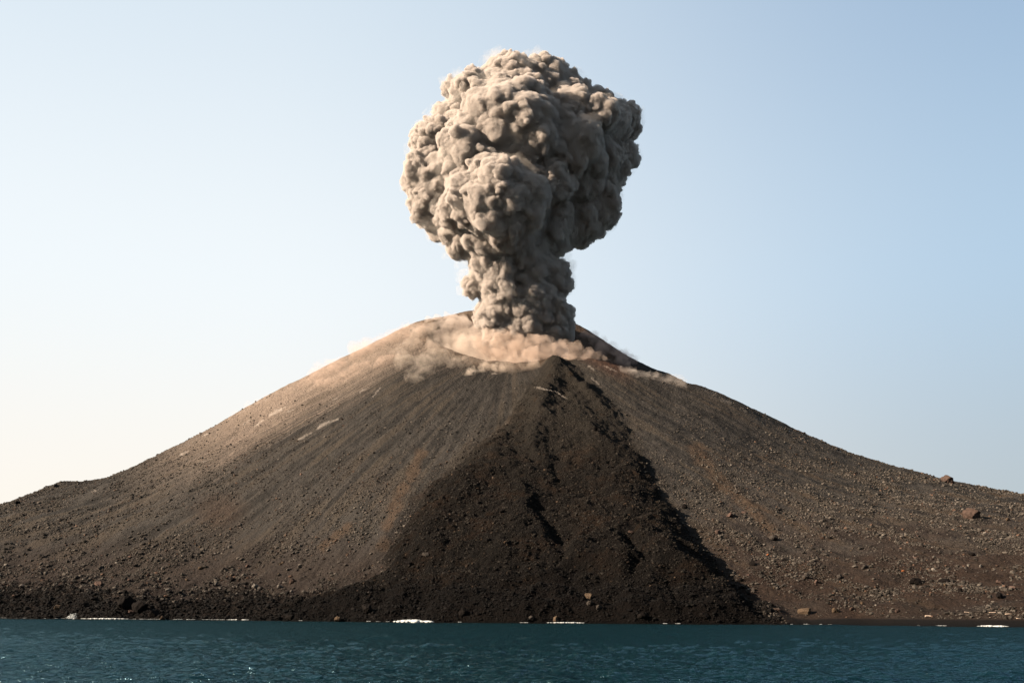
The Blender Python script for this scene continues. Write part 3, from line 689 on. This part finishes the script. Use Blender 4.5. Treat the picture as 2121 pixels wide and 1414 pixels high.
BOULD = [(1965,993,13,RD,'reddish brown crag standing on the right skyline',2),(2017,1063,17,RD,'large domed red brown boulder below the right skyline crag',2),
(1514,1066,8,PK,'blocky pinkish boulder high on the right scree',3),(1541,1060,5,PK,'small pinkish boulder just right of the blocky pinkish one',4),(1488,1101,7,RD,'reddish boulder below left of the blocky pinkish one',5),
(1591,1148,3.5,OR,'bright orange stone on the right scree',3),(1419,1049,7,BK,'dark boulder near the right edge of the lava fan',1),(1602,1113,9,G1,'dark grey boulder above the bright orange stone',2),
(1901,1204,12,BK,'biggest black boulder on the lower right slope',3),(1958,1201,10,BK,'round black boulder right of the biggest black one',4),(1989,1221,6,BK,'small black boulder below the round black one',5),
(2073,1233,10,BK,'flat black boulder near the right edge of the picture',1),(1739,1195,6,G1,'upright dark stone in the middle of the right slope',2),(1692,1204,5,PK,'pale pink stone left of the upright dark stone',3),
(2014,1146,7,BK,'dark boulder well above the two black boulders on the right',4),(2006,1170,3.5,PL,'small whitish stone on the right slope',5),(2032,1171,4,PL,'pale greenish grey stone beside the small whitish stone',1),
(1871,1182,3.5,OR,'orange stone above the biggest black boulder',2),(2071,1205,6,PK,'pinkish boulder above the flat black boulder',3),(2099,1216,7,PK,'pinkish boulder at the far right edge',4),
(2088,1075,5,TN,'yellowish stone right of the domed red brown boulder',5),(1560,1167,7,BK,'dark boulder below the bright orange stone',1),(1669,1194,7,G1,'dark grey boulder left of the pale pink stone',2),
(1767,1260,6,RD,'red stone at the back of the beach',3),(1669,1264,12,TN,'orange brown outcrop at the back of the beach',4),(1731,1264,8,TN,'low tan outcrop between the red stone and the orange outcrop',5),
(1585,1260,8,BK,'black boulder where the beach meets the lava fan',1),(1534,1200,6,BK,'dark boulder right of the lower lava edge',2),(1793,1173,8,G1,'grey boulder in the middle of the lower right slope',3),
(1610,1262,6,RD,'reddish block beside the black boulder at the beach end',4),(1860,1265,5,RD,'small red brown block behind the middle of the beach',5),
(480,1200,7,BK,'black boulder on the lower left scree',1),(529,1213,8,PL,'largest pale boulder on the lower left scree',2),(446,1209,5,PL,'pale stone left below the black boulder',3),(432,1204,5,G1,'grey stone left of the pale stone on the lower left scree',4),
(578,1215,6,PL,'pale flat boulder right of the largest pale one',5),(605,1204,7,RD,'reddish boulder on the scree above the black shore rocks',1),(414,1176,5,TN,'tan stone above the grey stone on the left scree',2),
(513,1171,5,PK,'pinkish stone above the black boulder on the left scree',3),(347,1221,4,PL,'small pale stone above the large shore crag',4),(334,1210,4,RD,'small red stone above the large shore crag',5),
(258,1248,20,BK,'largest black crag on the left shore',1),(287,1262,16,BK,'black crag leaning against the largest one',2),(316,1272,10,BK,'low black rock right of the leaning crag',3),(271,1268,6,PK,'pinkish slab at the foot of the largest crag',4),
(84,1152,7,G1,'grey boulder on the far left slope',5),(207,1176,6,G1,'grey boulder on the left slope above the dark bank',1),(120,1258,9,TN,'brown slab just above the left shore',2),(203,1208,8,PK,'flat pinkish slab under the dark bank on the left',3),
(476,1132,5,PL,'pale stone high on the left scree',4),(114,1005,5,G1,'rock knob on the left skyline',5),(272,972,3,G1,'tiny rock on the left skyline right of the knob',1),(36,1040,6,BK,'dark rock at the far left skyline',2),
(882,1149,7,G1,'grey boulder at the left foot of the lava fan',3),(845,1167,7,BK,'dark boulder below the grey one at the left foot of the fan',4),(991,1042,6,BK,'black block on the left half of the lava fan',5),
(962,1067,5,BK,'black block below left of the upper one on the fan',1),(1040,1058,6,BK,'black block right of the other two on the fan',2),(1220,1232,9,TN,'orange brown outcrop in the dark lava near the shore',3),
(1223,1252,8,G1,'grey block under the orange brown outcrop',4),(1240,1262,7,G1,'grey block low on the fan right of the orange brown outcrop',5),(1151,1283,7,TN,'yellowish boulder at the water edge below the fan',1),(1100,1281,6,G1,'brown rock at the water edge left of the yellowish boulder',2),
(1307,1102,5,RD,'reddish block on the right part of the fan',3),(1336,978,3,PL,'pale stone on the bulging lobe of the upper fan',4),(1012,1118,6,BK,'black block low in the left half of the fan',5),
(1234,888,6,BK,'black block high on the lava fan',1),(700,1283,8,TN,'brown wet rock at the left shoreline',2),(335,1279,6,TN,'tan wet rock at the waterline under the left crags',3),(600,1277,8,BK,'black shore rock left of the brown wet rock',4),
(760,1262,12,BK,'bulky black rock on the shore left of the white surf',5),(960,1270,11,BK,'black shore rock right of the white surf',1),(1330,1276,10,BK,'black shore rock under the right part of the fan',2),(1460,1278,9,BK,'black shore rock near the right corner of the fan',3)]
for px, py, r, colour, label, shape in BOULD:
    boulder(px, py, r, colour, label, shape, 'boulders on the slopes and shore', tall=1.25 if 'crag' in label or 'upright' in label else 1.0)
# smaller nameless ones, all alike
for zone, n, label in (((1480, 2110, 1090, 1250), 80, 'one of many small grey brown boulders on the lower right slope'), ((20, 820, 1120, 1235), 80, 'one of many small grey brown boulders on the lower left slope')):
    for k in range(n):
        px = rs.uniform(zone[0], zone[1]); py = rs.uniform(zone[2], zone[3]); r = 2.0+2.2*rs.rand()**2
        o = boulder(px, py, r, (G1, G1, G1, PK, TN)[k % 5], label, 1+k % 5, label[12:])
log('boulders')

# ------------------------------------------------------------------ surf
mt, t, out = newmat('white_foam'); b = N(t, 'ShaderNodeBsdfPrincipled', Roughness=.7); b.inputs['Base Color'].default_value = (.20, .21, .21, 1); t.links.new(b.outputs[0], out.inputs['Surface']); M_foam = mt
def surf(px0, px1, thick, high, name, label, cat, kind=None, gaps=0., seed=0):
    r = np.random.RandomState(seed); n = int((px1-px0)/.5)+4; pts = []
    pxs = np.linspace(px0, px1, n); ysh = []
    for q_ in pxs:
        a, b_, c = ray(q_, 1285); k = a/b_; ys = np.arange(400, 800, .4); ysh.append(ys[np.argmax(height(k*ys, ys) > .15)]-.6)
    ysh = np.array(ysh); w_ = 25; ysh = np.convolve(np.pad(ysh, w_, 'edge'), np.ones(2*w_+1)/(2*w_+1), 'valid') if kind is None else ysh
    for i in range(n):
        px = px0+(px1-px0)*i/(n-1); e = math.sin(math.pi*(i+.5)/n)**.5
        if gaps and fbm(np.array([px/16.]), np.array([seed*1.7]), 3, 7)[0] < gaps+(0 if px > 520 else -.5): continue
        a, b_, c = ray(px, 1285); k = a/b_; y = ysh[i]
        for q in range(2):
            pts.append((k*y+r.randn()*.4, y-abs(r.randn())*thick, .02, (.18+.5*r.rand())*high*e*(.35+.9*abs(math.sin(px*.21+2*math.sin(px*.053))))+.04))
    if not pts: return
    P = np.array(pts); kv, kf = ico(1); m = len(P)
    V = P[:, None, :3]+kv[None]*P[:, None, 3:4]*np.array([2.2, 1.6, 1.0])*(.8+.4*r.rand(m, len(kv), 1))
    me = mesh_np(name, V.reshape(-1, 3), (kf[None]+(np.arange(m)*len(kv))[:, None, None]).reshape(-1, 3), M_foam, smooth=True, nv=3)
    tag(link(name, me), label, cat, kind=kind)
surf(-20, 2140, .5, .13, 'surf', 'thin broken line of white surf along the foot of the island', None, 'stuff', gaps=.42, seed=2)
surf(818, 897, 1.2, 1.3, 'breaking_wave', 'white breaking wave at the foot of the dark fan, widest on the shore', 'wave', seed=3)
surf(168, 268, .5, .55, 'breaking_wave', 'long low white wave breaking below the left shore crags', 'wave', seed=4)
surf(470, 520, .3, .35, 'breaking_wave', 'short white wave on the shore left of centre', 'wave', seed=5)
surf(1135, 1210, .4, .4, 'breaking_wave', 'small white wave under the centre right of the fan', 'wave', seed=6)
surf(2025, 2085, .4, .5, 'breaking_wave', 'small white wave lapping the far right of the beach', 'wave', seed=7)
def splash(px, py, R_):
    a, b_, c = ray(px, 1283); k = a/b_; ys = np.arange(400, 800, .4); y = ys[np.argmax(height(k*ys, ys) > .2)]-1
    r = np.random.RandomState(9); m = 220; kv, kf = ico(1); t_ = r.rand(m); an = r.rand(m)*6.28
    P = np.stack([k*y+np.cos(an)*R_*1.5*(1-.6*t_)*r.rand(m)**.6, y+np.sin(an)*R_*.5*(1-t_), t_**1.3*R_*.9+.5*fbm3(np.c_[an, t_*3, an], 2, 4)], -1); q = R_*(.05+.11*r.rand(m))*(1-.6*t_)
    V = P[:, None]+kv[None]*q[:, None, None]
    me = mesh_np('wave_splash', V.reshape(-1, 3), (kf[None]+(np.arange(m)*len(kv))[:, None, None]).reshape(-1, 3), M_foam, smooth=True, nv=3)
    tag(link('wave_splash', me), 'burst of white spray against the rocks at the left shore', 'splash')
splash(151, 1276, 3.0)
# bleached driftwood lying at the back of the beach
mt, t, out = newmat('bleached_wood'); b = N(t, 'ShaderNodeBsdfPrincipled', Roughness=.85); n_ = N(t, 'ShaderNodeTexNoise', Scale=6.0); cr = N(t, 'ShaderNodeValToRGB')
cr.color_ramp.elements[0].color = (.16, .10, .07, 1); cr.color_ramp.elements[1].color = (.45, .36, .28, 1); t.links.new(n_.outputs['Fac'], cr.inputs['Fac']); t.links.new(cr.outputs[0], b.inputs['Base Color']); t.links.new(b.outputs[0], out.inputs['Surface'])
M_wood = mt
def log_mesh(L, r, seed):
    q = np.random.RandomState(seed); ns, na = 12, 8; V = []
    for i in range(ns+1):
        s_ = i/ns; cx = (s_-.5)*L; cy_ = .06*L*math.sin(s_*3+seed); cz = .03*L*math.sin(s_*4+seed*2); rr_ = r*(1-.5*s_)*(.85+.3*q.rand())
        for j in range(na): a_ = 2*math.pi*j/na; V.append((cx, cy_+rr_*math.cos(a_), cz+rr_*math.sin(a_)))
    Fq_ = [(i*na+j, i*na+(j+1) % na, (i+1)*na+(j+1) % na, (i+1)*na+j) for i in range(ns) for j in range(na)]
    V += [V[0], V[ns*na]]
    for e, i in ((0, 0), (1, ns)):
        cidx = len(V)-2+e; V[cidx] = tuple(np.mean(V[i*na:(i+1)*na], 0))
        Fq_ += [(i*na+j, cidx, cidx, i*na+(j+1) % na) for j in range(0)]
    me = bpy.data.meshes.new('driftwood_log'); caps = [tuple(range(na))[::-1], tuple(ns*na+j for j in range(na))]
    me.from_pydata(V[:-2], [], Fq_+caps); me.materials.append(M_wood); return me
DW = [(1925,1277,8,.30,'short pinkish driftwood log lying alone on the black beach'),(2008,1268,9,.16,'thin driftwood pole at the left end of the debris line behind the beach'),(2060,1269,10,.16,'long pale driftwood pole in the middle of the debris line'),
      (2090,1272,7,.14,'pale driftwood stick just right of the long pole'),(2112,1281,6,.14,'driftwood stick nearest the water at the right edge'),(2052,1279,3,.14,'short white stick on the sand below the long pole')]
for k, (px, py, L_, r_, lb) in enumerate(DW):
    x, y, z = ground_at(px, py); o = link('driftwood_log', log_mesh(L_*.45, r_, k), loc=(x, y, height(x, y)+r_*.9)); o.rotation_euler = (0, 0, .1*(k % 3)-.1)
    tag(o, lb, 'driftwood', 'driftwood on the beach')
log('done')
